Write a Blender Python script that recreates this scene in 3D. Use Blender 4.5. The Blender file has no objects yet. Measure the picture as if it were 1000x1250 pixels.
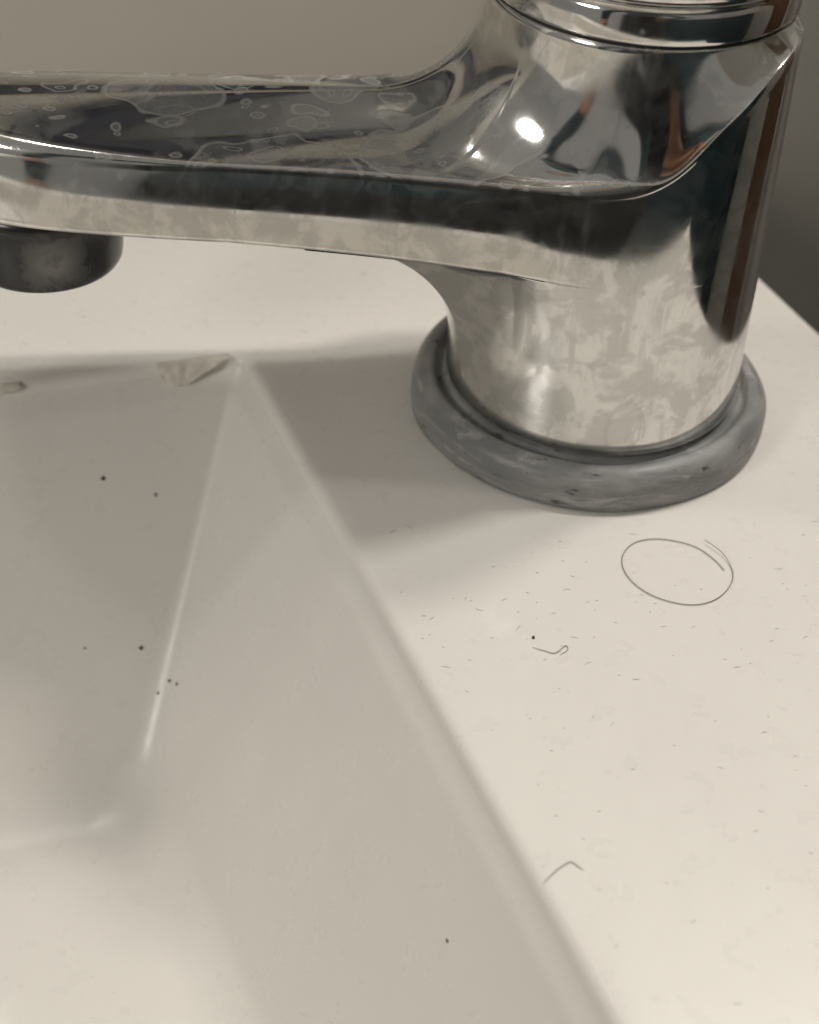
import bpy, bmesh, math, random
import numpy as np
from mathutils import noise as mnoise
from mathutils import Vector, Matrix

rad = math.radians
random.seed(7)
scene = bpy.context.scene
COL = scene.collection
MM = 0.001

# ------------------------------------------------------------------ camera
TH, RO = 0.68796, 0.06622
CAM = Vector((-.02624, -.19967, .13985))
fw = Vector((0, math.cos(TH), -math.sin(TH)))
up0 = Vector((0, math.sin(TH), math.cos(TH)))
rt0 = Vector((1, 0, 0))
rt = rt0 * math.cos(RO) + up0 * math.sin(RO)
up = -rt0 * math.sin(RO) + up0 * math.cos(RO)
cd = bpy.data.cameras.new('camera')
cam = bpy.data.objects.new('camera', cd)
COL.objects.link(cam)
cam.matrix_world = Matrix(((rt.x, up.x, -fw.x, CAM.x), (rt.y, up.y, -fw.y, CAM.y), (rt.z, up.z, -fw.z, CAM.z), (0, 0, 0, 1)))
cd.sensor_fit = 'VERTICAL'
cd.lens = 50
cd.sensor_height = 50 * 1250 / 1900
cd.sensor_width = cd.sensor_height * .8
cd.clip_start = .004
cd.clip_end = 100
cd.dof.use_dof = True
cd.dof.focus_distance = .203
cd.dof.aperture_fstop = 50 / 2.6
scene.camera = cam

# ------------------------------------------------------------------ light
w = bpy.data.worlds.new('World')
scene.world = w
w.use_nodes = True
bg = w.node_tree.nodes['Background']
bg.inputs[0].default_value = (1.0, .96, .89, 1)
bg.inputs[1].default_value = .19


def lamp(name, az, el, dist, size, power, col, target=(-.02, -.02, .02), sy=None):
    d = bpy.data.lights.new(name, 'AREA')
    d.shape = 'RECTANGLE' if sy else 'DISK'
    d.size = size
    if sy:
        d.size_y = sy
    d.energy = power
    d.color = col
    o = bpy.data.objects.new(name, d)
    COL.objects.link(o)
    t = Vector(target)
    v = Vector((math.cos(rad(el)) * math.cos(rad(az)), math.cos(rad(el)) * math.sin(rad(az)), math.sin(rad(el))))
    o.location = t + v * dist
    o.rotation_euler = v.to_track_quat('Z', 'Y').to_euler()
    return o


lamp('bathroom_lamp', 26, 66, .80, .05, 1.9, (1.0, .95, .88))
lamp('mirror_lamp', 41, 67, .66, .045, 1.0, (1.0, .95, .88))
lamp('wall_lamp', 165, 70, .46, .05, .20, (1.0, .95, .88))
lamp('fill_lamp', 226, 27, 1.2, .30, 3.2, (1.0, .96, .90))  # fill added from the front left to brighten the bowl walls and crease

vs = scene.view_settings
vs.view_transform = 'Standard'
vs.look = 'None'
vs.gamma = 1
vs.exposure = .12
scene.render.engine = 'CYCLES'


# ------------------------------------------------------------------ material helpers
def mat(name):
    m = bpy.data.materials.new(name)
    m.use_nodes = True
    nt = m.node_tree
    b = nt.nodes['Principled BSDF']
    return m, nt, b


class N:
    """tiny node-graph helper"""
    def __init__(self, nt):
        self.nt = nt

    def __call__(self, typ, **kw):
        n = self.nt.nodes.new(typ)
        for k, v in kw.items():
            if k.startswith('i_'):
                k2 = k[2:]
                k2 = int(k2) if k2.isdigit() else k2.replace('_', ' ')
                self.put(n.inputs[k2], v)
            else:
                setattr(n, k, v)
        return n

    def put(self, sock, v):
        if isinstance(v, bpy.types.NodeSocket):
            self.nt.links.new(v, sock)
        else:
            sock.default_value = v

    def math(self, op, a, b=0.0, c=0.0, clamp=False):
        n = self('ShaderNodeMath', operation=op, use_clamp=clamp)
        for i, v in enumerate((a, b, c)):
            self.put(n.inputs[i], v)
        return n.outputs[0]

    def ramp(self, v, a, b, x=0.0, y=1.0, smooth=True):
        n = self('ShaderNodeMapRange', interpolation_type='SMOOTHSTEP' if smooth else 'LINEAR')
        self.put(n.inputs[0], v)
        for i, q in enumerate((a, b, x, y)):
            self.put(n.inputs[i + 1], q)
        return n.outputs[0]

    def mixc(self, f, a, b):
        n = self('ShaderNodeMix', data_type='RGBA')
        self.put(n.inputs[0], f)
        self.put(n.inputs[6], a)
        self.put(n.inputs[7], b)
        return n.outputs[2]

    def noise(self, co, scale, detail=3.0, rough=.55, dist=0.0, col=False):
        n = self('ShaderNodeTexNoise')
        self.put(n.inputs['Vector'], co)
        n.inputs['Scale'].default_value = scale
        n.inputs['Detail'].default_value = detail
        n.inputs['Roughness'].default_value = rough
        n.inputs['Distortion'].default_value = dist
        return n.outputs[1 if col else 0]

    def vmath(self, op, a, b):
        n = self('ShaderNodeVectorMath', operation=op)
        self.put(n.inputs[0], a)
        self.put(n.inputs[1], b)
        return n.outputs[0]


def plain(name, col, rough=.5, metal=0.0, var=.06, scale=60):
    m, nt, b = mat(name)
    n = N(nt)
    co = n('ShaderNodeTexCoord').outputs['Object']
    f = n.noise(co, scale, 5)
    lo = tuple(c * (1 - var) for c in col) + (1,)
    hi = tuple(min(1, c * (1 + var)) for c in col) + (1,)
    nt.links.new(n.mixc(f, lo, hi), b.inputs['Base Color'])
    nt.links.new(n.ramp(f, .2, .8, rough * .85, min(1, rough * 1.15)), b.inputs['Roughness'])
    b.inputs['Metallic'].default_value = metal
    return m


# polished chrome under dried hard-water marks
def chrome_material(name, drops=True, haze=1.0):
    m, nt, b = mat(name)
    n = N(nt)
    tc = n('ShaderNodeTexCoord').outputs['Object']
    geo = n('ShaderNodeNewGeometry')
    sep = n('ShaderNodeSeparateXYZ')
    nt.links.new(geo.outputs['Normal'], sep.inputs[0])
    upf = n.ramp(sep.outputs[2], .25, .7)                       # 1 on upward faces, where drops dry as rings
    # blotchy limescale film
    a1 = n.noise(tc, 150, 5, .6, .5)
    a2 = n.noise(n.vmath('ADD', tc, (3.1, 1.7, .4)), 320, 3, .6)
    blot = n.ramp(n.math('ADD', n.math('MULTIPLY', a1, .75), n.math('MULTIPLY', a2, .25)), .45, .56)
    film = n.ramp(n.noise(n.vmath('ADD', tc, (.7, 9.1, 2.2)), 45, 3), .35, .7)
    # vertical run marks
    mp = n('ShaderNodeMapping')
    nt.links.new(tc, mp.inputs[0])
    mp.inputs['Scale'].default_value = (1, 1, .12)
    run = n.ramp(n.noise(mp.outputs[0], 300, 3, .6), .58, .70)
    fac = n.math('ADD', n.math('MULTIPLY', blot, .035 * haze), n.math('MULTIPLY', film, .05 * haze))
    fac = n.math('ADD', fac, n.math('MULTIPLY', run, .05 * haze))
    bump_h = n.math('MULTIPLY', a2, .5)
    if drops:
        wob = n.vmath('SCALE', n.vmath('SUBTRACT', n.noise(tc, 130, 1.5, .5, col=True), (.5, .5, .5)), (0, 0, 0))
        wob.node.inputs['Scale'].default_value = .0075
        co = n.vmath('ADD', tc, wob)
        mp2 = n('ShaderNodeMapping')
        nt.links.new(co, mp2.inputs[0])
        mp2.inputs['Scale'].default_value = (.62, 1.0, .9)
        total = None
        for sc, off, lim, wdt in ((62, 0.0, .46, .022), (110, 5.3, .42, .032), (210, 2.6, .36, .05), (420, 8.1, .28, .08)):
            v = n('ShaderNodeTexVoronoi')
            v.inputs['Scale'].default_value = sc
            v.inputs['Randomness'].default_value = 1
            nt.links.new(n.vmath('ADD', mp2.outputs[0], (off, off * .7, off * 1.3)), v.inputs['Vector'])
            d, c = v.outputs['Distance'], v.outputs['Color']
            sc_ = n('ShaderNodeSeparateColor')
            nt.links.new(c, sc_.inputs[0])
            R = n.ramp(sc_.outputs[0], 0, 1, lim * .45, lim, False)
            on = n.ramp(sc_.outputs[1], .22, .26)
            e = n.math('SUBTRACT', d, R)
            ring = n.math('SUBTRACT', 1.0, n.ramp(n.math('ABSOLUTE', e), wdt * .3, wdt))
            inn = n.ramp(e, .02, -.02)
            both = n.math('MULTIPLY', on, n.math('ADD', n.math('MULTIPLY', ring, .30), n.math('MULTIPLY', inn, n.ramp(sc_.outputs[2], 0, 1, .02, .26, False))))
            total = both if total is None else n.math('MAXIMUM', total, both)
        patchy = n.ramp(n.noise(n.vmath('ADD', tc, (5, 2, 8)), 60, 4, .6, 1.6), .46, .54)
        topd = n.math('ADD', n.math('ADD', total, .05), n.math('MULTIPLY', patchy, .18))
        side_w = n.ramp(sep.outputs[2], .25, .7, .07, 1.0)
        topd = n.math('MINIMUM', n.math('MULTIPLY', topd, side_w), .6)
        fac = n.math('ADD', fac, topd)
        bump_h = n.math('ADD', bump_h, n.math('MULTIPLY', topd, 2.2))
    fac = n.math('MINIMUM', fac, .8)
    b.inputs['Metallic'].default_value = 1
    dull = n.math('MULTIPLY', n.math('MAXIMUM', blot, n.math('MULTIPLY', run, .8)), n.ramp(sep.outputs[2], .2, .6, .62 * haze, .35 * haze))
    nt.links.new(n.mixc(dull, (.76, .75, .725, 1), (.50, .495, .475, 1)), b.inputs['Base Color'])
    rg = n.math('ADD', n.math('ADD', .045, n.math('MULTIPLY', film, .05)), n.math('ADD', n.math('MULTIPLY', fac, .2), n.math('MULTIPLY', dull, .07)))
    nt.links.new(rg, b.inputs['Roughness'])
    bp = n('ShaderNodeBump')
    bp.inputs['Strength'].default_value = .12
    bp.inputs['Distance'].default_value = .00005
    nt.links.new(bump_h, bp.inputs['Height'])
    nt.links.new(bp.outputs[0], b.inputs['Normal'])
    sc2 = nt.nodes.new('ShaderNodeBsdfPrincipled')
    sc2.inputs['Base Color'].default_value = (.50, .50, .47, 1)
    sc2.inputs['Roughness'].default_value = .55
    mx = nt.nodes.new('ShaderNodeMixShader')
    nt.links.new(fac, mx.inputs[0])
    nt.links.new(b.outputs[0], mx.inputs[1])
    nt.links.new(sc2.outputs[0], mx.inputs[2])
    nt.links.new(mx.outputs[0], nt.nodes['Material Output'].inputs[0])
    return m


def basin_material():
    m, nt, b = mat('white_solid_surface')
    n = N(nt)
    tc = n('ShaderNodeTexCoord').outputs['Object']
    big = n.noise(tc, 14, 3)
    c = n.mixc(n.ramp(big, .3, .7), (.80, .775, .725, 1), (.77, .742, .70, 1))
    fine = n.ramp(n.noise(tc, 2200, 3, .6), .60, .80)
    c = n.mixc(n.math('MULTIPLY', fine, .07), c, (.45, .41, .35, 1))
    # tiny greyish scuffs lying across the top
    mp = n('ShaderNodeMapping')
    nt.links.new(tc, mp.inputs[0])
    mp.inputs['Rotation'].default_value = (0, 0, .5)
    mp.inputs['Scale'].default_value = (1, 3.2, 1)
    sp = n.ramp(n.noise(mp.outputs[0], 1500, 2, .5, .4), .70, .76)
    c = n.mixc(n.math('MULTIPLY', sp, .07), c, (.30, .28, .25, 1))
    nt.links.new(c, b.inputs['Base Color'])
    nt.links.new(n.ramp(n.noise(tc, 220, 4), .3, .7, .26, .36), b.inputs['Roughness'])
    b.inputs['Specular IOR Level'].default_value = .5
    bp = n('ShaderNodeBump')
    bp.inputs['Strength'].default_value = .12
    bp.inputs['Distance'].default_value = .0001
    nt.links.new(n.noise(tc, 700, 4, .6), bp.inputs['Height'])
    nt.links.new(bp.outputs[0], b.inputs['Normal'])
    return m


def gasket_material():
    m, nt, b = mat('grey_gasket')
    n = N(nt)
    tc = n('ShaderNodeTexCoord').outputs['Object']
    mp = n('ShaderNodeMapping')
    nt.links.new(tc, mp.inputs[0])
    mp.inputs['Scale'].default_value = (1, 1, 4)
    a = n.noise(mp.outputs[0], 90, 6, .62)
    c = n.mixc(n.ramp(a, .35, .7), (.19, .192, .19, 1), (.32, .32, .312, 1))
    sm = n.ramp(n.noise(n.vmath('ADD', mp.outputs[0], (3, 3, 3)), 130, 5, .7, .8), .52, .68)
    c = n.mixc(n.math('MULTIPLY', sm, .6), c, (.50, .49, .47, 1))
    dk = n.ramp(n.noise(n.vmath('ADD', mp.outputs[0], (7, 1, 3)), 200, 4, .6), .63, .69)
    c = n.mixc(n.math('MULTIPLY', dk, .8), c, (.03, .03, .03, 1))
    nt.links.new(c, b.inputs['Base Color'])
    nt.links.new(n.ramp(a, .3, .7, .34, .55), b.inputs['Roughness'])
    bp = n('ShaderNodeBump')
    bp.inputs['Strength'].default_value = .35
    bp.inputs['Distance'].default_value = .0003
    nt.links.new(n.math('SUBTRACT', n.math('ADD', a, n.math('MULTIPLY', sm, .4)), dk), bp.inputs['Height'])
    nt.links.new(bp.outputs[0], b.inputs['Normal'])
    return m


def aerator_material():
    m, nt, b = mat('aerator_black')
    n = N(nt)
    tc = n('ShaderNodeTexCoord').outputs['Object']
    a = n.noise(tc, 260, 6, .65)
    # chalky limescale spot on the outward face plus scattered film
    d = n('ShaderNodeVectorMath', operation='DISTANCE')
    nt.links.new(n.vmath('MULTIPLY', tc, (1, 1, 1)), d.inputs[0])
    d.inputs[1].default_value = (.0040, -.0104, -.0062)
    near = n.ramp(n.math('ADD', d.outputs['Value'], n.math('MULTIPLY', n.math('SUBTRACT', a, .5), .010)), .0056, .0012)
    film = n.ramp(n.noise(n.vmath('ADD', tc, (1, 1, 1)), 120, 5, .6), .48, .75)
    f = n.math('MAXIMUM', n.math('MULTIPLY', near, n.ramp(a, .3, .65, .25, .75)), n.math('MULTIPLY', film, .07))
    nt.links.new(n.mixc(f, (.016, .016, .019, 1), (.36, .35, .33, 1)), b.inputs['Base Color'])
    nt.links.new(n.ramp(f, 0, .5, .26, .7), b.inputs['Roughness'])
    bp = n('ShaderNodeBump')
    bp.inputs['Strength'].default_value = .3
    bp.inputs['Distance'].default_value = .0002
    nt.links.new(n.math('MULTIPLY', f, a), bp.inputs['Height'])
    nt.links.new(bp.outputs[0], b.inputs['Normal'])
    return m


CHROME = chrome_material('water_marked_chrome')
CHROME2 = chrome_material('chrome_handle', drops=False, haze=.7)
BASIN = basin_material()
GASKET = gasket_material()
AER = aerator_material()
WALL = plain('taupe_wall_paint', (.74, .70, .62), .7, var=.03, scale=25)
WHITE = plain('white_wall_paint', (.70, .67, .61), .7, var=.03, scale=25)
WOOD = plain('brown_door_wood', (.20, .105, .05), .5, var=.3, scale=30)
FLOOR = plain('dark_teal_floor', (.013, .040, .052), .5, var=.3, scale=6)
HAIR = plain('hair_brown', (.24, .21, .17), .45, var=.2, scale=200)
GRIME = plain('dark_grime', (.11, .085, .065), .8, var=.4, scale=900)
CRUST = plain('dried_soap', (.74, .705, .62), .7, var=.12, scale=500)
LINT = plain('grey_lint', (.46, .43, .39), .9, var=.3, scale=700)
GAP = plain('dark_gap', (.02, .02, .02), .6)


# ------------------------------------------------------------------ mesh helpers
def mesh_obj(name, V, F, m, parent=None, smooth=True, weld=True):
    me = bpy.data.meshes.new(name)
    me.from_pydata([tuple(v) for v in V], [], F)
    me.update()
    bm = bmesh.new()
    bm.from_mesh(me)
    if weld:
        bmesh.ops.remove_doubles(bm, verts=bm.verts, dist=2e-6)
    bmesh.ops.recalc_face_normals(bm, faces=bm.faces)
    bm.to_mesh(me)
    bm.free()
    if smooth:
        for p in me.polygons:
            p.use_smooth = True
    o = bpy.data.objects.new(name, me)
    COL.objects.link(o)
    me.materials.append(m)
    if parent:
        o.parent = parent
    return o


def empty(name, loc=(0, 0, 0), rz=0):
    o = bpy.data.objects.new(name, None)
    COL.objects.link(o)
    o.location = loc
    o.rotation_euler = (0, 0, rz)
    o.empty_display_size = .02
    return o


def tag(o, label=None, cat=None, group=None, kind=None):
    if label:
        o['label'] = label
    if cat:
        o['category'] = cat
    if group:
        o['group'] = group
    if kind:
        o['kind'] = kind
    return o


def rows_mesh(rows, closed=True, cap0=False, cap1=False):
    """rows: list of (n,3) arrays joined into a strip surface"""
    n = len(rows[0])
    V = np.concatenate(rows)
    F = []
    for r in range(len(rows) - 1):
        for i in range(n if closed else n - 1):
            j = (i + 1) % n
            F.append((r * n + i, r * n + j, (r + 1) * n + j, (r + 1) * n + i))
    if cap0:
        F.append(tuple(range(n))[::-1])
    if cap1:
        F.append(tuple((len(rows) - 1) * n + i for i in range(n)))
    return V, F


def lathe(name, prof, m, parent=None, n=160, center=(0, 0), cap0=False, cap1=False, wob=None):
    t = np.linspace(0, 2 * np.pi, n, endpoint=False)
    rows = []
    for r, z in prof:
        rr = r + (wob(t, r, z) if wob else 0)
        rows.append(np.stack([center[0] + rr * np.cos(t), center[1] + rr * np.sin(t), np.full(n, z)], 1) * MM)
    V, F = rows_mesh(rows, True, cap0, cap1)
    return mesh_obj(name, V, F, m, parent)


def tube(name, pts, r, m, parent=None, k=8, taper=0.0):
    P = [Vector(p) for p in pts]
    rows = []
    for i, p in enumerate(P):
        d = (P[min(i + 1, len(P) - 1)] - P[max(i - 1, 0)]).normalized()
        a = d.cross(Vector((0, 0, 1)))
        if a.length < 1e-4:
            a = Vector((1, 0, 0))
        a.normalize()
        b = d.cross(a)
        rr = r * (1 - taper * abs(2 * i / (len(P) - 1) - 1) ** 3)
        rows.append(np.array([p + rr * (math.cos(q) * a + math.sin(q) * b) for q in np.linspace(0, 2 * np.pi, k, endpoint=False)]))
    V, F = rows_mesh(rows, True, True, True)
    return mesh_obj(name, V, F, m, parent)


# ------------------------------------------------------------------ setting
SV = Vector((.413, -.911))      # towards the front of the basin
SU = Vector((.911, .413))       # towards its right end


def sink(u, v, z=0):
    p = SU * u + SV * v
    return Vector((p.x * MM, p.y * MM, z * MM))


def quad(name, pts, m):
    return mesh_obj(name, pts, [(0, 1, 2, 3)], m, smooth=False)


QW = -105        # the wall stands this far behind the tap, mm
tag(quad('back_wall', [sink(-1500, QW, -850), sink(1200, QW, -850), sink(1200, QW, 1500), sink(-1500, QW, 1500)], WALL), kind='structure')
tag(quad('side_wall', [sink(1200, QW, -850), sink(1200, 2500, -850), sink(1200, 2500, 1500), sink(1200, QW, 1500)], WHITE), kind='structure')
tag(quad('floor', [sink(-1500, QW, -850), sink(1500, QW, -850), sink(1500, 2500, -850), sink(-1500, 2500, -850)], FLOOR), kind='structure')


# ------------------------------------------------------------------ wash basin
def rounded_poly(corners, r, per=14, side=40):
    """convex polygon with rounded corners; r may be a number or one per corner"""
    C = [np.array(c, float) for c in corners]
    n = len(C)
    rs = r if isinstance(r, (list, tuple)) else [r] * n
    arcs = []
    for i in range(n):
        a, b, c = C[i - 1], C[i], C[(i + 1) % n]
        d1 = (a - b) / np.linalg.norm(a - b)
        d2 = (c - b) / np.linalg.norm(c - b)
        half = math.acos(max(-1, min(1, d1 @ d2))) / 2
        t = rs[i] / math.tan(half)
        cen = b + (d1 + d2) / np.linalg.norm(d1 + d2) * rs[i] / math.sin(half)
        p0, p1 = b + d1 * t, b + d2 * t
        a0 = math.atan2(*(p0 - cen)[::-1])
        a1 = math.atan2(*(p1 - cen)[::-1])
        da = (a1 - a0 + math.pi) % (2 * math.pi) - math.pi
        arcs.append([cen + rs[i] * np.array([math.cos(a0 + da * k / per), math.sin(a0 + da * k / per)]) for k in range(per + 1)])
    out = []
    for i in range(n):
        out += arcs[i]
        p, q = arcs[i][-1], arcs[(i + 1) % n][0]
        for k in range(1, side):
            f = k / side
            out.append(p + (q - p) * f)
    return np.array(out)


def build_basin():
    TR = np.array([-54.6, 6.7])
    dr = np.array([52.6, -116.0]) / np.linalg.norm([52.6, -116.0])
    dl = np.array([-35.4, -13.2]) / np.linalg.norm([35.4, 13.2])
    top = [TR, TR + dl * 330, TR + dl * 330 + dr * 152, TR + dr * 152]
    # floor of the bowl, 52 mm down
    FR = np.array([-65.4, -42.0])
    bl = np.array([-19.7, -6.2]) / np.linalg.norm([19.7, 6.2])
    br = np.array([19.5, -37.0]) / np.linalg.norm([19.5, 37.0])
    bot = [FR, FR + bl * 280, FR + bl * 280 + br * 100, FR + br * 100]
    D = 52.0
    rows = []

    def ring_at(f, extra_in, z, rc):
        cs = [np.array(t) * (1 - f) + np.array(b) * f for t, b in zip(top, bot)]
        if extra_in:
            cen = sum(cs) / 4
            cs2 = []
            for i in range(4):
                d1 = cs[i - 1] - cs[i]
                d2 = cs[(i + 1) % 4] - cs[i]
                d1 /= np.linalg.norm(d1)
                d2 /= np.linalg.norm(d2)
                s = abs(d1[0] * d2[1] - d1[1] * d2[0])
                cs2.append(cs[i] + (d1 + d2) / s * extra_in)
            cs = cs2
        P = rounded_poly(cs, rc)
        return np.c_[P, np.full(len(P), z)]

    rim = 1.8
    # rim round-over (bulges outwards from the wall to the deck)
    for k in range(7):
        a = math.pi / 2 * k / 6
        rows.append(ring_at(0, -rim * (1 - math.sin(a)), -rim * (1 - math.cos(a)), 1.6 + rim * (1 - math.sin(a))))
    # walls
    fr = 7.0
    nz = 26
    z1 = D - fr * .82
    for k in range(1, nz + 1):
        z = rim + (z1 - rim) * k / nz
        rows.append(ring_at(z / D, 0, -z, 1.4 + 3.6 * (z / D) ** 1.3))
    # round-over to the floor
    last_f = z1 / D
    for k in range(1, 13):
        a = math.pi / 2 * k / 12
        z = z1 + (D - z1) * math.sin(a)
        rows.append(ring_at(last_f + (1 - last_f) * math.sin(a), fr * .9 * (1 - math.cos(a)), -z, 5.0 + 2.0 * math.sin(a)))
    for ins in (16, 24, 40, 60):
        rows.append(ring_at(1, ins, -D - .02 * ins, 7 + ins * .2))
    inner = np.array(rows) * MM
    n = inner.shape[1]
    # deck: from the opening out to the outer edge
    def to_sink(p):
        return p @ np.array([SU.x, SU.y]), p @ np.array([SV.x, SV.y])
    UR = 38.9 + 11.0 - 0.0
    # right end of the slab passes through the measured edge
    e = np.array([33.4, 43.3])
    UR = to_sink(e)[0]
    U0, V0, V1 = -430.0, QW + .05, 155.0
    oc = [np.array(sink(u, v)[:2]) / MM for u, v in ((UR, V0), (U0, V0), (U0, V1), (UR, V1))]
    cen = sum(np.array(t) for t in top) / 4
    O = []
    base = inner[0][:, :2] / MM
    # match by perimeter position so corners map to corners
    per, side = 14, 40
    idx = 0
    for i in range(4):
        a, b = oc[i], oc[(i + 1) % 4]
        for k in range(per + 1):
            O.append(a)
        for k in range(1, side):
            O.append(a + (b - a) * k / side)
    # nudge corner duplicates along the two neighbouring sides
    O = np.array(O)
    blk = per + side
    for i in range(4):
        prev = oc[i - 1] - oc[i]
        nxt = oc[(i + 1) % 4] - oc[i]
        prev = prev / np.linalg.norm(prev)
        nxt = nxt / np.linalg.norm(nxt)
        for k in range(per + 1):
            f = k / per * 2 - 1
            O[i * blk + k] = oc[i] + (prev * (-f) if f < 0 else nxt * f) * 6
    rows_out = []
    for f in (.02, .08, .2, .4, .6, .8, .95):
        P = base * (1 - f) + O * f
        rows_out.append(np.c_[P, np.zeros(n)])

    def inset(d):
        # shrink the outer rectangle by d
        out = []
        for p in O:
            u, v = to_sink(p)
            u = min(max(u, U0 + d), UR - d)
            v = min(max(v, V0 + d), V1 - d)
            s = sink(u, v) / MM
            out.append((s[0], s[1]))
        return np.array(out)
    er = 2.0
    for k in range(6):
        a = math.pi / 2 * k / 5
        rows_out.append(np.c_[inset(er * (1 - math.sin(a))), np.full(n, -er * (1 - math.cos(a)))])
    rows_out.append(np.c_[inset(0), np.full(n, -60.0)])
    rows_out.append(np.c_[inset(6), np.full(n, -62.0)])
    allrows = [np.array(r) * MM for r in reversed(rows_out)] + list(inner)
    V, F = rows_mesh(allrows, True, False, True)
    o = mesh_obj('wash_basin', V, F, BASIN)
    tag(o, 'off-white washbasin with flat deck and sloping sharp-cornered bowl', 'washbasin')
    return o


BASIN_OBJ = build_basin()

# ------------------------------------------------------------------ mixer tap
SPA = rad(184.7)
tap = empty('mixer_tap', (0, 0, 0), SPA)      # local +x runs out along the spout
tag(tap, 'water-stained chrome single-hole mixer tap standing on the basin deck', 'tap')

R0 = 21.6
ALPHA = rad(5.9)
S_END = 97.0


def hull_w(s):
    wl = R0 / math.cos(ALPHA) - s * math.tan(ALPHA)
    if 6 < s < 66:
        wl -= 1.0 * math.sin(math.pi * (s - 6) / 60) ** 2
    if s > 72:
        t = min(1, (s - 72) / (S_END - 72))
        wl *= max(0, 1 - t ** 2.5) ** (1 / 2.5)
    return wl


def outline():
    half = []
    # start at the tip, run down one side, round the back to s=-R0
    st = R0 * math.sin(ALPHA)
    tip = [S_END - (S_END - 72) * (1 - math.cos(q)) for q in np.linspace(0, math.pi / 2, 120)]
    for s in tip[:-1]:
        half.append((s, hull_w(s)))
    for s in np.linspace(72, st, 200)[:-1]:
        half.append((s, hull_w(s)))
    for a in np.linspace(math.pi / 2 - ALPHA, math.pi, 200):
        half.append((R0 * math.cos(a), R0 * math.sin(a)))
    h = np.array(half)
    other = h[::-1][1:-1] * np.array([1, -1])
    P = np.concatenate([h, other])
    Q = np.concatenate([P, P[:1]])
    L = np.r_[0, np.cumsum(np.hypot(*np.diff(Q, axis=0).T))]
    n = 640
    t = np.linspace(0, L[-1], n, endpoint=False)
    P = np.stack([np.interp(t, L, Q[:, 0]), np.interp(t, L, Q[:, 1])], 1)
    for _ in range(4):
        P = .25 * np.roll(P, 1, 0) + .5 * P + .25 * np.roll(P, -1, 0)
    T = np.roll(P, -1, 0) - np.roll(P, 1, 0)
    T /= np.linalg.norm(T, axis=1)[:, None]
    Nn = np.stack([T[:, 1], -T[:, 0]], 1)
    s = np.sign((Nn * P).sum(1))
    Nn *= s[:, None]
    return P, Nn


def smooth_circ(a, it):
    for _ in range(it):
        a = .25 * np.roll(a, 1) + .5 * a + .25 * np.roll(a, -1)
    return a


Z_SEAM = 63.8
cs, sn = math.cos(-SPA), math.sin(-SPA)
sc_w = (0.0, 5.4)
SEAM_C = np.array([sc_w[0] * cs - sc_w[1] * sn, sc_w[0] * sn + sc_w[1] * cs])
SEAM_R = 20.7


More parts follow.
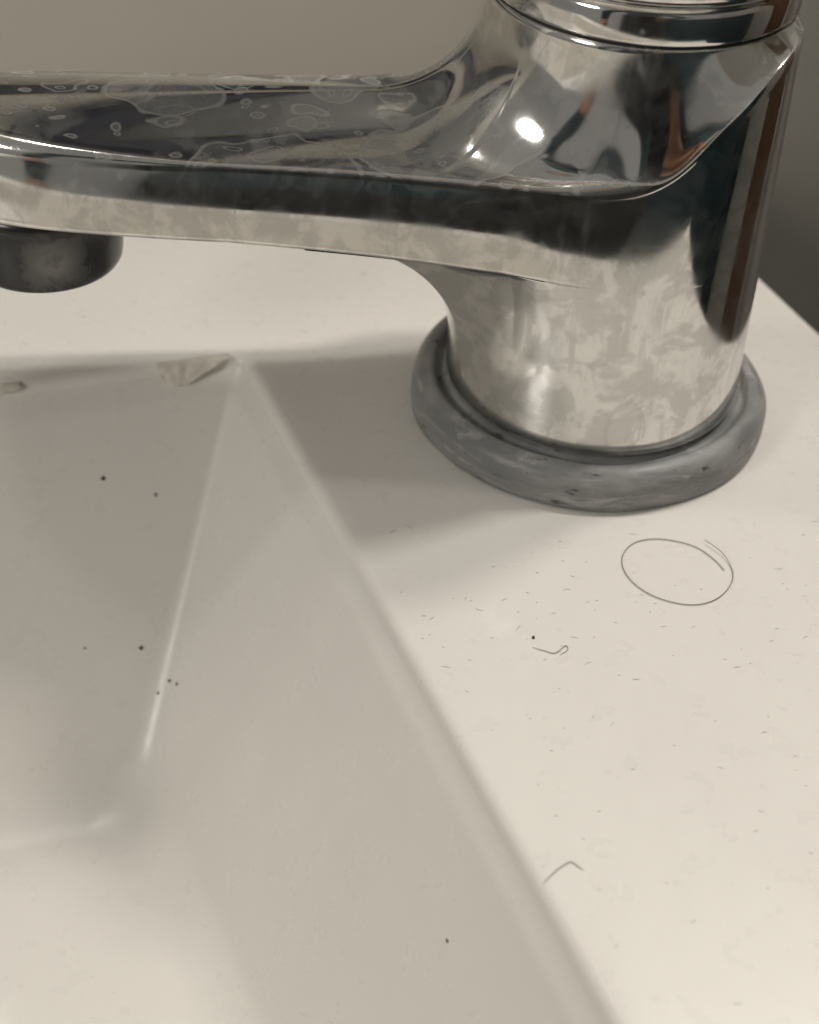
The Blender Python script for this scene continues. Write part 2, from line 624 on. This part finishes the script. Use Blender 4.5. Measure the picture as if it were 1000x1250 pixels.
def build_body():
    P, Nn = outline()
    n = len(P)
    rP = np.hypot(P[:, 0], P[:, 1])
    ux = P / rP[:, None]
    psi = np.degrees(np.abs(np.arctan2(P[:, 1], P[:, 0])))
    s = P[:, 0]
    Dn = np.minimum(0, rP - R0)
    Rz = lambda z: 22.2 - (z - 10) * .0262
    D = np.maximum(0, rP - R0)
    zc = np.interp(psi, [0, 58, 67.5, 76, 85, 95, 103, 110, 115, 124, 135, 150, 180],
                   [46.3, 46.4, 46.9, 47.6, 48.8, 51.0, 53.6, 56.8, 59.0, 61.4, 62.6, 62.9, 63.0])
    zc = smooth_circ(zc, 30) + 2.6 * np.clip((s - 55) / 42, 0, 1) ** 1.6
    on_spout = np.clip((s - 2) / 16, 0, 1)
    ze = np.interp(s, [-30, 0, 17, 54, 80, 100], [33.0, 33.2, 34.0, 35.6, 35.4, 35.2])
    lean = np.interp(psi, [0, 60, 95, 118, 150, 180], [1.7, 1.7, 2.5, 2.2, .2, 0])
    lean = smooth_circ(lean, 20)
    rc = np.interp(s, [-22, -12, 0, 14, 55, 75, 97], [1.5, 6.0, 3.4, .9, .8, 2.0, 3.4])
    rc = np.where(psi > 135, np.interp(psi, [135, 165], [4.5, .8]), rc)
    rc = smooth_circ(rc, 40)
    re = .15 + np.minimum(.75, np.maximum(D - 1.0, 0) * .2)
    ri = re * np.clip(D / 1.5, 0, 1)
    hz = 13 + np.minimum(12, D * .5)
    wB = np.clip(D / 5, 0, 1)
    zA = ze - hz
    zt = zc - rc
    z1 = np.where(D > 2, ze + 3.5, np.interp(s, [-22, -6, 8], [14, 20, 30]))
    z1 = smooth_circ(np.minimum(z1, zt - 3), 60)

    def lean_off(z):
        t = np.clip((z - z1) / np.maximum(zc - z1, 1), 0, 1)
        return lean * t ** 2
    rows = []
    Z = lambda a: a if isinstance(a, np.ndarray) else np.full(n, a)

    def put(xy, z):
        rows.append(np.c_[xy, Z(z)] * MM)

    circ = lambda z: ux * (Z(Rz(z)) if not isinstance(z, np.ndarray) else Rz(z))[:, None]
    put(ux * 19.5, 6.3)
    put(ux * 21.6, 6.3)
    put(ux * 22.15, 6.6)
    for k in range(0, 26):
        f = k / 25
        z = 7.2 + (zA - 7.2) * f
        put(ux * (Rz(z) + Dn - lean_off(z))[:, None], z)
    # fillet out under the spout
    Df = np.minimum(25, np.maximum(D - ri, 0))
    for k in range(1, 19):
        a = math.pi / 2 * k / 18
        z = zA + hz * (wB * math.sin(a) + (1 - wB) * k / 18) - .3 * (1 - wB) * k / 18
        r = Rz(z) + Df * (wB * (1 - math.cos(a)) + (1 - wB) * k / 18) - lean_off(z) + Dn
        put(ux * r[:, None], z)
    zs = ze - .3 * (1 - wB)
    far = Rz(zs) + Df - lean_off(zs) + Dn
    dR = (Rz(ze) - R0) - lean_off(ze)
    edge = P + Nn * dR[:, None]
    e_in = edge - Nn * ri[:, None]
    start = ux * far[:, None]
    # flat underside out to the lower edge
    for f in (.02, .1, .3, .55, .8, .94, 1.0):
        put(start + (e_in - start) * f, ze - .3 * (1 - wB) * (1 - f))
    # rounded lower edge
    for k in range(1, 7):
        a = math.pi / 2 * k / 6
        zz = ze + re * (1 - math.cos(a))
        put(edge - Nn * (ri * (1 - math.sin(a)) + lean_off(zz) - lean_off(ze))[:, None], zz)
    # side wall, drawing in towards the crease
    z0 = ze + re

    def wall_off(z):
        return (Rz(z) - R0) - lean_off(z)
    for k in range(1, 31):
        z = z0 + (zt - z0) * k / 30
        put(P + Nn * wall_off(z)[:, None], z)
    wo = wall_off(zt)
    # crease round-over
    # turn only as far as the neck leans back
    q0 = P + Nn * (wo - rc * .4)[:, None] - SEAM_C
    L0 = np.maximum(np.hypot(q0[:, 0], q0[:, 1]) - SEAM_R, .05)
    est = np.degrees(np.arctan2(L0, np.maximum(Z_SEAM - zc + .35 * rc, .3)))
    wt = np.clip((psi - 66) / 28, 0, 1)
    amax = np.radians(smooth_circ((1 - wt) * 89 + wt * np.clip(est * .9, 6, 75), 20))
    for k in range(1, 11):
        a = amax * k / 10
        put(P + Nn * (wo - rc * (1 - np.cos(a)))[:, None], zt + rc * np.sin(a))
    Qp = P + Nn * (wo - rc * (1 - np.cos(amax)))[:, None]
    zq = zt + rc * np.sin(amax)
    # top: flat spout deck sweeping up to the neck seam
    dq = Qp - SEAM_C
    ang = np.arctan2(dq[:, 1], dq[:, 0])
    S = SEAM_C + SEAM_R * np.stack([np.cos(ang), np.sin(ang)], 1)
    L = np.maximum(.15, ((Qp - S) * np.stack([np.cos(ang), np.sin(ang)], 1)).sum(1))
    rho = -np.log(np.exp(-15 * .5) + np.exp(-np.minimum(L, 200) * .5)) / .5
    rho = np.minimum(np.maximum(smooth_circ(rho, 10), .1), L * .998)
    H = Z_SEAM - zq
    crown = np.clip((s - 20) / 20, 0, 1) * .5
    flat = L - rho
    for f in (.1, .25, .45, .65, .85, 1.0):
        d = L - flat * f
        q = S + (Qp - S) * (d / L)[:, None]
        put(q, zq + crown * math.sin(math.pi / 2 * f) * (flat > 1))
    lin = smooth_circ(np.interp(psi, [0, 60, 72, 86, 100, 180], [0, 0, .15, .55, .95, 1]), 15)
    for k in range(1, 33):
        a = math.pi / 2 * k / 32
        t = 1 - math.sin(a)
        F = (1 - lin) * (1 - math.cos(a)) + lin * (1 - t) ** 1.12
        q = S + (Qp - S) * (rho * t / L)[:, None]
        put(q, zq + crown * (flat > 1) * (1 - F) + H * F)
    ca = np.stack([np.cos(ang), np.sin(ang)], 1)
    put(SEAM_C + ca * (SEAM_R - .25), Z_SEAM + .12)
    put(SEAM_C + ca * 12, Z_SEAM + .12)
    V, Fc = rows_mesh(rows, True, False, True)
    return mesh_obj('body', V, Fc, CHROME, tap, weld=False)


build_body()
C2 = tuple(SEAM_C)
lathe('seam_gap', [(19.0, Z_SEAM), (20.3, Z_SEAM + .05), (20.3, Z_SEAM + .7), (19.0, Z_SEAM + .7)], GAP, tap, center=C2)
hz0 = Z_SEAM + .55
hd = lathe('handle', [(15, hz0), (20.5, hz0), (20.85, hz0 + .2), (20.9, hz0 + .6), (20.85, hz0 + 3.6), (20.6, hz0 + 4.2), (20.1, hz0 + 4.5),
                      (19.9, hz0 + 4.7), (19.9, hz0 + 5.0), (20.3, hz0 + 5.3), (20.4, hz0 + 6.0), (20.3, hz0 + 9)], CHROME2, tap, center=C2, cap0=True, cap1=True)
lathe('shell', [(16, hz0 + 7.0), (20.6, hz0 + 7.0), (21.4, hz0 + 7.8), (21.6, hz0 + 9), (21.5, hz0 + 34), (20.4, hz0 + 39), (18, hz0 + 42.5), (14, hz0 + 45.2), (9, hz0 + 46.8), (.3, hz0 + 47.4)],
      CHROME2, hd, center=(C2[0], C2[1] * .5), cap0=True, cap1=True)


def build_lever():
    rows = []
    for k in range(26):
        f = k / 25
        x = 4 + 96 * f
        z = hz0 + 40 + 34 * f ** 1.25
        wd = 11.5 - 3.5 * f
        th = 5.2 - 2.4 * f
        if f > .9:
            q = math.sqrt(max(.02, 1 - ((f - .9) / .1) ** 2))
            wd *= q
            th *= .5 + .5 * q
        t = np.linspace(0, 2 * np.pi, 40, endpoint=False)
        c, s_ = np.cos(t), np.sin(t)
        yy = np.sign(c) * np.abs(c) ** .6 * wd
        zz = np.sign(s_) * np.abs(s_) ** .8 * th
        rows.append(np.stack([np.full(40, x) + C2[0] - zz * .3, yy + C2[1], z + zz], 1) * MM)
    V, F = rows_mesh(rows, True, True, True)
    return mesh_obj('lever', V, F, CHROME2, hd)


build_lever()


def ring_wob(t, r, z):
    return .18 * np.sin(2 * t + 1) + .10 * np.sin(5 * t + .4) + .06 * np.sin(9 * t)


lathe('base_gasket', [(19.5, 0), (26.7, 0), (27.0, .3), (27.15, 1.6), (27.12, 3.8), (26.95, 4.7), (26.5, 5.5), (25.8, 6.1), (24.7, 6.6), (24.1, 6.5), (23.7, 6.0), (23.4, 5.4),
                      (22.9, 5.2), (22.4, 5.5), (21.9, 6.0), (21.0, 6.25), (19.5, 6.3)], GASKET, tap, n=200, wob=ring_wob)
AX = 80.8
a_o = lathe('aerator', [(4, .4), (12.0, .4), (12.05, -1.8), (11.75, -2.3), (11.5, -2.6), (11.4, -5), (11.0, -9.6), (10.85, -10.5), (10.5, -11.1), (10.0, -11.4), (9.2, -11.45), (8.8, -11.0), (8.6, -9.5), (.3, -9.4)],
            AER, tap, n=96, cap0=True, cap1=True)
a_o.location = (AX * MM, 0, .0354)
a_o.rotation_euler = (0, 0, -SPA)


# ------------------------------------------------------------------ small things lying on the basin
def on_plane(px, py, z=0.0, plane=None):
    d = fw + rt * ((px - 500) / 1900) + up * ((625 - py) / 1900)
    if plane is None:
        t = (z - CAM.z) / d.z
    else:
        p0, nn = plane
        t = (p0 - CAM).dot(nn) / d.dot(nn)
    return CAM + d * t


from mathutils.bvhtree import BVHTree
_bm = bmesh.new()
_bm.from_mesh(BASIN_OBJ.data)
BOWL = BVHTree.FromBMesh(_bm)


def on_basin(px, py):
    """where the sight line of a pixel meets the basin surface, and the surface normal there"""
    d = (fw + rt * ((px - 500) / 1900) + up * ((625 - py) / 1900)).normalized()
    hit, nn, _, _ = BOWL.ray_cast(CAM, d)
    if nn.dot(d) > 0:
        nn = -nn
    return hit, nn


hp = []
ctl = [(884, 695), (872, 682), (850, 667), (822, 659), (795, 657), (772, 663), (760, 678), (762, 695), (775, 712), (797, 726), (825, 735), (852, 737), (875, 730), (890, 716), (895, 700), (888, 683), (875, 671), (860, 661)]
C = [on_plane(*c, z=.0003) for c in ctl]
for i in range(len(C) - 1):
    p0, p1, p2, p3 = C[max(i - 1, 0)], C[i], C[i + 1], C[min(i + 2, len(C) - 1)]
    for k in range(6):
        t = k / 6
        q = .5 * ((2 * p1) + (p2 - p0) * t + (2 * p0 - 5 * p1 + 4 * p2 - p3) * t * t + (3 * p1 - p0 - 3 * p2 + p3) * t ** 3)
        hp.append(q)
hp.append(C[-1])
for i, q in enumerate(hp):
    q.z = .00016 + (.0004 if i > 88 else 0) * min(1, (i - 88) / 6)
tag(tube('hair_loop', hp, .000062, HAIR, k=6), 'thin brown hair curled into an oval loop beside the grey gasket', 'hair')


def strand(pxs, label, r=.00007):
    C = [on_plane(*c, z=.00012) for c in pxs]
    pts = []
    for i in range(len(C) - 1):
        p0, p1, p2, p3 = C[max(i - 1, 0)], C[i], C[i + 1], C[min(i + 2, len(C) - 1)]
        for k in range(5):
            t = k / 5
            pts.append(.5 * ((2 * p1) + (p2 - p0) * t + (2 * p0 - 5 * p1 + 4 * p2 - p3) * t * t + (3 * p1 - p0 - 3 * p2 + p3) * t ** 3))
    pts.append(C[-1])
    tag(tube('lint_fibre', pts, r, LINT, k=5, taper=.6), label, 'fibre', 'loose fibres on the deck')


strand([(663, 1078), (673, 1068), (685, 1058), (697, 1052), (706, 1058), (712, 1062)], 'pale bent fibre lying across the bowl rim')
strand([(650, 790), (664, 794), (678, 797), (690, 788), (693, 793), (684, 799)], 'small knotted grey fibre beside a dark speck on the deck')


def blob(name, center, r, m, seed, flat=.5, nrm=None):
    rng = random.Random(seed)
    bm = bmesh.new()
    bmesh.ops.create_icosphere(bm, subdivisions=2, radius=1)
    ph = [rng.uniform(0, 6.28) for _ in range(6)]
    for v in bm.verts:
        c = v.co.copy()
        k = 1 + .22 * math.sin(3 * c.x + ph[0]) + .2 * math.sin(4 * c.y + ph[1]) + .15 * math.sin(5 * c.z + ph[2])
        v.co = Vector((c.x * k * r, c.y * k * r * (.7 + .3 * math.sin(ph[3])), c.z * k * r * flat))
    me = bpy.data.meshes.new(name)
    bm.to_mesh(me)
    bm.free()
    for p in me.polygons:
        p.use_smooth = True
    me.materials.append(m)
    o = bpy.data.objects.new(name, me)
    COL.objects.link(o)
    o.location = center
    if nrm is not None:
        o.rotation_euler = Vector(nrm).to_track_quat('Z', 'Y').to_euler()
    return o


# planes of the bowl walls, from the same corners the bowl is built with
TRv, FRv = Vector((-.0546, .0067, 0)), Vector((-.0654, -.042, -.052))
bk = (Vector((-35.4, -13.2, 0)).normalized() * .93 + Vector((-22.5, -6.9, 0)).normalized() * .07)
BACK = (TRv, bk.cross(FRv - TRv).normalized())
rg_ = Vector((52.6, -116, 0)).normalized()
RIGHT = (TRv, rg_.cross(FRv - TRv).normalized())
for pl in (BACK, RIGHT):
    if pl[1].z < 0:
        pl[1].negate()
SPL = {207: 'dark speck of a close pair beside the bowl corner crease', 216: 'dark speck of a close pair beside the bowl corner crease'}
for i, (px, py, r) in enumerate([(126, 584, .00045), (190, 604, .00035), (172, 791, .0005), (207, 831, .00055), (216, 835, .00045), (104, 791, .0003), (193, 846, .0003)]):
    p, nn = on_basin(px, py)
    tag(blob('grime_speck', p, r * .72, GRIME, i, .5, nn), SPL.get(px, 'lone tiny dark speck stuck on the back wall of the bowl'), 'speck', 'close pair of specks' if px in (207, 216) else 'specks on the bowl back wall')
p, nn = on_basin(546, 1148)
tag(blob('grime_speck', p, .0003, GRIME, 20, .5, nn), 'dark speck on the right sloping wall of the bowl', 'speck')
p = on_plane(651, 778, z=.0001)
tag(blob('grime_speck', p, .00026, GRIME, 21, .6), 'dark speck on the deck beside the knotted fibre', 'speck')

# crust of dried soap along the back rim near the corner
def crust(px0, px1, fs, drops, label, seed):
    """a flaky film that laps over the rim; drops = its reach down the wall in mm at the fractions fs"""
    rng = random.Random(seed)
    bm = bmesh.new()
    n = 60
    prev = None
    jit = [rng.uniform(-1, 1) for _ in range(40)]
    nz = lambda f, k: np.interp(f * 24 + k, range(40), jit)
    wd = (FRv - TRv).normalized()
    out = BACK[1]
    for i in range(n + 1):
        f = i / n
        px = px0 + (px1 - px0) * f
        a = on_plane(px, 475 - 40 * px / 295, z=0)
        end = min(1, min(f, 1 - f) * 9)
        nv = lambda x, y: mnoise.noise(Vector((x, y, seed * 3.7)))
        drop = (float(np.interp(f, fs, drops)) + (.45 * nv(f * 5, 0) + .25 * nv(f * 13, 9)) * end) * MM
        ring = [a + Vector((-.35, .93, 0)) * .0013 + Vector((0, 0, .00003)), a + Vector((-.35, .93, 0)) * .0006 + Vector((0, 0, .0001 + .00012 * end))]
        for k in range(11):
            g = k / 10
            d = max(drop, .0001) * g
            th = (.10 + end * (.30 + .34 * nv(f * 4.5, g * 2.2) + .2 * nv(f * 11, 4 + g * 5)) * (1 - .55 * g ** 6)) * MM
            ring.append(a + wd * d + (out * (.35 + .65 * min(1, g * 5)) + Vector((0, 0, .5)) * max(0, 1 - g * 5)) * max(th, .00006))
        ring += [a + wd * drop - out * .0008, a - out * .0012]
        vs_ = [bm.verts.new(v) for v in ring]
        m_ = len(vs_)
        if prev:
            for k in range(m_):
                bm.faces.new((prev[k], prev[(k + 1) % m_], vs_[(k + 1) % m_], vs_[k]))
        else:
            bm.faces.new(vs_)
        prev = vs_
    bm.faces.new(prev[::-1])
    bmesh.ops.recalc_face_normals(bm, faces=bm.faces)
    me = bpy.data.meshes.new('soap_crust')
    bm.to_mesh(me)
    bm.free()
    for p in me.polygons:
        p.use_smooth = True
    me.materials.append(CRUST)
    o = bpy.data.objects.new('soap_crust', me)
    COL.objects.link(o)
    tag(o, label, 'residue')


crust(192, 280, (0, .12, .3, .5, .7, .85, 1), (.6, 2.6, 3.3, 3.4, 2.2, 1.0, .15), 'flaky beige crust on the bowl back rim near its corner', 3)
crust(-40, 26, (0, .3, .7, 1), (.6, .9, .8, .1), 'thin beige crust on the bowl back rim below the spout', 5)


# fine dust and lint lying on the deck, too small to count
def dust():
    rng = random.Random(11)
    V, F = [], []
    spots = []
    for _ in range(130):
        if rng.random() < .55:
            spots.append((rng.gauss(700, 130), rng.gauss(760, 75)))
        else:
            spots.append((rng.uniform(480, 1000), rng.uniform(640, 1250)))
    for _ in range(40):
        spots.append((rng.uniform(0, 500), rng.uniform(320, 425)))
    for px, py in spots:
        p = on_plane(px, py, z=.00003)
        lim = 295 + (py - 435) * .558 + 18
        if (py > 440 and px < lim) or math.hypot(p.x, p.y) < .029:
            continue
        a = rng.uniform(-.5, 1.0)
        ln, wd_ = rng.uniform(.0002, .0009) * rng.uniform(.3, 1.1), rng.uniform(.00003, .00007)
        d = Vector((math.cos(a), math.sin(a), 0))
        e = Vector((-d.y, d.x, 0))
        bend = e * ln * rng.uniform(-.35, .35)
        i = len(V)
        mid = p + bend
        top = Vector((0, 0, .00006))
        V += [p - d * ln, mid + e * wd_, p + d * ln, mid - e * wd_, mid + top]
        F += [(i, i + 1, i + 4), (i + 1, i + 2, i + 4), (i + 2, i + 3, i + 4), (i + 3, i, i + 4)]
    o = mesh_obj('dust_specks', V, F, LINT, smooth=False)
    tag(o, 'scattered fine grey dust and lint on the white deck', 'dust', kind='stuff')


dust()

# ------------------------------------------------------------------ what the chrome mirrors: a door jamb, and the person taking the picture
def box_obj(name, lo, hi, m, parent=None):
    """axis box in basin coordinates (u, v, z), mm"""
    V = [sink(u, v, z) for u in (lo[0], hi[0]) for v in (lo[1], hi[1]) for z in (lo[2], hi[2])]
    F = [(0, 1, 3, 2), (4, 6, 7, 5), (0, 4, 5, 1), (2, 3, 7, 6), (0, 2, 6, 4), (1, 5, 7, 3)]
    o = mesh_obj(name, V, F, m, parent, smooth=False)
    bm = bmesh.new()
    bm.from_mesh(o.data)
    bmesh.ops.bevel(bm, geom=bm.edges[:], offset=.003, segments=2, affect='EDGES')
    bm.to_mesh(o.data)
    bm.free()
    return o


df = empty('wooden_door', sink(1190, 0, -850))
tag(df, 'narrow brown wooden door in the white side wall, mirrored in the tap', 'door')
for nm, lo, hi in (('jamb', (1175, -20, -849), (1205, 40, 1100)), ('jamb', (1175, 341, -849), (1205, 400, 1100)), ('lintel', (1175, -20, 1100.5), (1205, 400, 1160)), ('door_leaf', (1185, 40.5, -845), (1203, 340.5, 1100))):
    o = box_obj(nm, lo, hi, WOOD)
    o.parent = df
    o.matrix_parent_inverse = Matrix.Translation(-Vector(df.location))

DGREY = plain('dark_grey_laminate', (.15, .15, .148), .55, var=.15, scale=20)
NAVY = plain('navy_band', (.012, .014, .045), .5)
CTEAL = plain('dark_teal_laminate', (.012, .040, .052), .6, var=.2, scale=15)


def cabinet(name, label, lo, hi, m, doors, axis, trim=None):
    root = empty(name, sink((lo[0] + hi[0]) / 2, (lo[1] + hi[1]) / 2, lo[2]))
    tag(root, label, 'cabinet')

    def part(nm, a, b, mm):
        o = box_obj(nm, a, b, mm)
        o.parent = root
        o.matrix_parent_inverse = Matrix.Translation(-Vector(root.location))
        return o
    part('carcass', lo, hi, m)
    if trim:
        part('reflection_band', (lo[0], hi[1] + .5, lo[2] + 34), (hi[0], hi[1] + 20, lo[2] + 50), trim)  # navy stripe added to give the spout-top reflection its dark band
        part('lower_panel', (lo[0], hi[1] + .5, lo[2] + 10.5), (hi[0], hi[1] + 14, lo[2] + 33.5), WALL)
    for k in range(doors):
        f0, f1 = k / doors, (k + 1) / doors
        if axis == 'v':     # doors on the face towards +v
            u0, u1 = lo[0] + (hi[0] - lo[0]) * f0 + 3, lo[0] + (hi[0] - lo[0]) * f1 - 3
            part('door', (u0, hi[1] + .5, lo[2] + 51), (u1, hi[1] + 18, hi[2] - 3), m)
        else:               # doors on the face towards -v
            u0, u1 = lo[0] + (hi[0] - lo[0]) * f0 + 3, lo[0] + (hi[0] - lo[0]) * f1 - 3
            part('door', (u0, lo[1] - 18, lo[2] + 12), (u1, lo[1] - .5, hi[2] - 3), m)
    if trim:
        part('bottom_trim', (lo[0], hi[1] + .5, lo[2] - 6), (hi[0], hi[1] + 10, lo[2] + 10), trim)


cabinet('reflection_panel', 'added dark grey panel above the basin, darkening the spout-top reflection', (-420, QW + .5, 75), (240, QW + 12, 250), DGREY, 3, 'v', NAVY)  # unseen stand-in, put here to darken what the spout top mirrors
cabinet('storage_cabinet', 'long dark teal storage cabinet across the room, mirrored in the tap body', (-200, 900, -849), (1150, 1300, 130), CTEAL, 4, 'f')

SKIN = plain('skin', (.42, .22, .14), .5, var=.08, scale=40)
SHIRT = plain('dark_teal_cloth', (.012, .034, .045), .9, var=.3, scale=300)
TROUS = plain('black_cloth', (.012, .013, .016), .9, var=.3, scale=300)
PHONE = plain('black_phone_glass', (.012, .012, .014), .2, var=.1)

PH_C = CAM - up * .050 - fw * .010 + rt * .016


def build_phone():
    bm = bmesh.new()
    bmesh.ops.create_cube(bm, size=1)
    for v in bm.verts:
        v.co = Vector((v.co.x * .072, v.co.y * .148, v.co.z * .008))
    bmesh.ops.bevel(bm, geom=[e for e in bm.edges if abs(e.verts[0].co.z - e.verts[1].co.z) > .004], offset=.010, segments=5, affect='EDGES')
    bmesh.ops.bevel(bm, geom=[e for e in bm.edges if abs(e.verts[0].co.z - e.verts[1].co.z) < 1e-5 and len(e.link_faces) == 2 and e.calc_face_angle(0) > .8], offset=.0016, segments=2, affect='EDGES')
    me = bpy.data.meshes.new('phone')
    bm.to_mesh(me)
    bm.free()
    me.materials.append(PHONE)
    o = bpy.data.objects.new('phone', me)
    COL.objects.link(o)
    # back of the phone looks along the view
    o.matrix_world = Matrix(((rt.x, up.x, -fw.x, PH_C.x), (rt.y, up.y, -fw.y, PH_C.y), (rt.z, up.z, -fw.z, PH_C.z), (0, 0, 0, 1)))
    tag(o, 'black phone held in one hand in front of the person', 'phone')
    return o


build_phone()


def skinned(name, verts, edges, radii, mats, root=0, sub=2):
    me = bpy.data.meshes.new(name)
    me.from_pydata([tuple(v) for v in verts], edges, [])
    o = bpy.data.objects.new(name, me)
    COL.objects.link(o)
    o.modifiers.new('skin', 'SKIN').use_smooth_shade = True
    for i, r in enumerate(radii):
        sv = me.skin_vertices[0].data[i]
        sv.radius = (r, r) if not isinstance(r, tuple) else r
        sv.use_root = i == root
    md = o.modifiers.new('sub', 'SUBSURF')
    md.levels = md.render_levels = sub
    dg = bpy.context.evaluated_depsgraph_get()
    ev = o.evaluated_get(dg)
    m2 = bpy.data.meshes.new_from_object(ev)
    o.modifiers.clear()
    o.data = m2
    m2.materials.clear()
    for m in mats:
        m2.materials.append(m)
    return o


def build_person():
    V, E, R = [], [], []

    def add(p, r, link=None):
        V.append(Vector(p))
        R.append(r)
        if link is not None:
            E.append((link, len(V) - 1))
        return len(V) - 1
    bx = -.03
    pel = add((bx, -.62, .09), (.15, .11))
    wa = add((bx, -.60, .24), (.135, .10), pel)
    ch = add((bx, -.56, .40), (.155, .11), wa)
    ub = add((bx, -.53, .50), (.13, .085), ch)
    nk = add((bx, -.50, .575), .052, ub)
    n2 = add((bx, -.475, .615), .05, nk)
    hd_ = add((bx, -.450, .66), (.070, .075), n2)
    h2 = add((bx, -.430, .73), (.072, .085), hd_)
    h3 = add((bx, -.435, .785), (.055, .065), h2)
    chin = add((bx, -.385, .635), (.034, .03), hd_)
    nose = add((bx, -.335, .685), .012, h2)
    for sx in (-1, 1):
        ear = add((bx + sx * .078, -.445, .70), (.010, .022), h2)
    hands = []
    for sx in (-1, 1):
        sh = add((bx + sx * .175, -.53, .485), .062, ub)
        e0 = add((bx + sx * .235, -.52, .36), .048, sh)
        el = add((bx + sx * .255, -.50, .235), .042, e0)
        f0 = add((bx + sx * .18, -.41, .17), .038, el)
        if sx < 0:
            # other arm hangs beside the body with a relaxed hand
            V[e0], V[el], V[f0] = Vector((bx - .245, -.56, .34)), Vector((bx - .27, -.58, .21)), Vector((bx - .275, -.56, .09))
            wr = add((bx - .275, -.535, -.01), .026, f0)
            pm = add((bx - .272, -.52, -.06), (.018, .034), wr)
            for k in range(4):
                b0 = Vector((bx - .270, -.545 + .019 * k, -.10))
                ln = (.8, 1.0, 1.05, .95)[k]
                i0 = add(b0, .0095, pm)
                i1 = add(b0 + Vector((.006, .006, -.034 * ln)), .0088, i0)
                add(b0 + Vector((.022, .010, -.060 * ln)), .0075, i1)
            t0 = add((bx - .262, -.488, -.065), .0115, pm)
            t1 = add((bx - .252, -.478, -.095), .0105, t0)
            add((bx - .246, -.474, -.120), .0085, t1)
        else:
            side = PH_C + rt * sx * .052 - up * .035 - fw * .022
            wr = add(side - Vector((-sx * .035, .055, -.004)), .026, f0)
            pm = add(side, (.030, .018), wr)
            # four fingers over the back of the phone, thumb on its face
            for k, (off, ln) in enumerate(((.026, .95), (.009, 1.05), (-.008, 1.0), (-.024, .8))):
                b0 = side + up * off + fw * .012 - rt * sx * (-.004)
                i0 = add(b0, .0095, pm)
                i1 = add(b0 + fw * .016 * ln - rt * sx * .012, .0088, i0)
                add(b0 + fw * .017 * ln - rt * sx * .034 * ln, .0075, i1)
            t0 = add(side + up * .03 - fw * .006 + rt * -sx * .006, .0115, pm)
            t1 = add(side + up * .05 - fw * .002 + rt * -sx * .018, .0105, t0)
            add(side + up * .068 + fw * .004 + rt * -sx * .030, .0085, t1)
        hip = add((bx + sx * .09, -.62, .0), .095, pel)
        th_ = add((bx + sx * .10, -.61, -.22), .08, hip)
        kn = add((bx + sx * .105, -.60, -.42), .058, th_)
        ca_ = add((bx + sx * .107, -.63, -.58), .055, kn)
        an = add((bx + sx * .11, -.64, -.785), .038, ca_)
        hl = add((bx + sx * .112, -.655, -.815), (.036, .032), an)
        add((bx + sx * .125, -.50, -.826), (.042, .022), hl)
    o = skinned('person', V, E, R, [SHIRT, SKIN, TROUS])
    for p in o.data.polygons:
        c = p.center
        if c.z > .57 or (c.y > -.262 and c.z > 0):
            p.material_index = 1
        elif c.x < bx - .22 and c.z < .0 and c.z > -.3:
            p.material_index = 1
        elif c.z < .10 and c.y < -.40 and c.x > bx - .22:
            p.material_index = 2
        p.use_smooth = True
    tag(o, 'person in dark teal top holding a phone over the basin, mirrored in the tap', 'person')
    # short hair as a cap over the skull
    bm = bmesh.new()
    bmesh.ops.create_uvsphere(bm, u_segments=40, v_segments=24, radius=1)
    bmesh.ops.delete(bm, geom=[v for v in bm.verts if v.co.z < -.35 + .75 * max(0, v.co.y)], context='VERTS')
    rng = random.Random(4)
    for v in bm.verts:
        k = 1 + .03 * math.sin(9 * v.co.x) * math.sin(7 * v.co.y + 5 * v.co.z) + .015 * rng.random()
        v.co = Vector((bx + v.co.x * .088 * k, -.448 + v.co.y * .105 * k, .735 + v.co.z * .102 * k))
    me = bpy.data.meshes.new('hair')
    bm.to_mesh(me)
    bm.free()
    for p in me.polygons:
        p.use_smooth = True
    me.materials.append(HAIRD)
    h = bpy.data.objects.new('hair', me)
    COL.objects.link(h)
    h.parent = o
    # eyes and mouth
    for sx in (-1, 1):
        e = blob('eye', Vector((bx + sx * .031, -.352, .705)), .011, EYE, 1, 1.0)
        e.parent = o
    mo = blob('mouth', Vector((bx, -.352, .642)), .02, LIP, 2, .35)
    mo.parent = o


HAIRD = plain('dark_hair', (.025, .018, .013), .5, var=.3, scale=120)
EYE = plain('eye_white_brown', (.30, .27, .24), .2)
LIP = plain('lips', (.35, .13, .11), .5)
build_person()
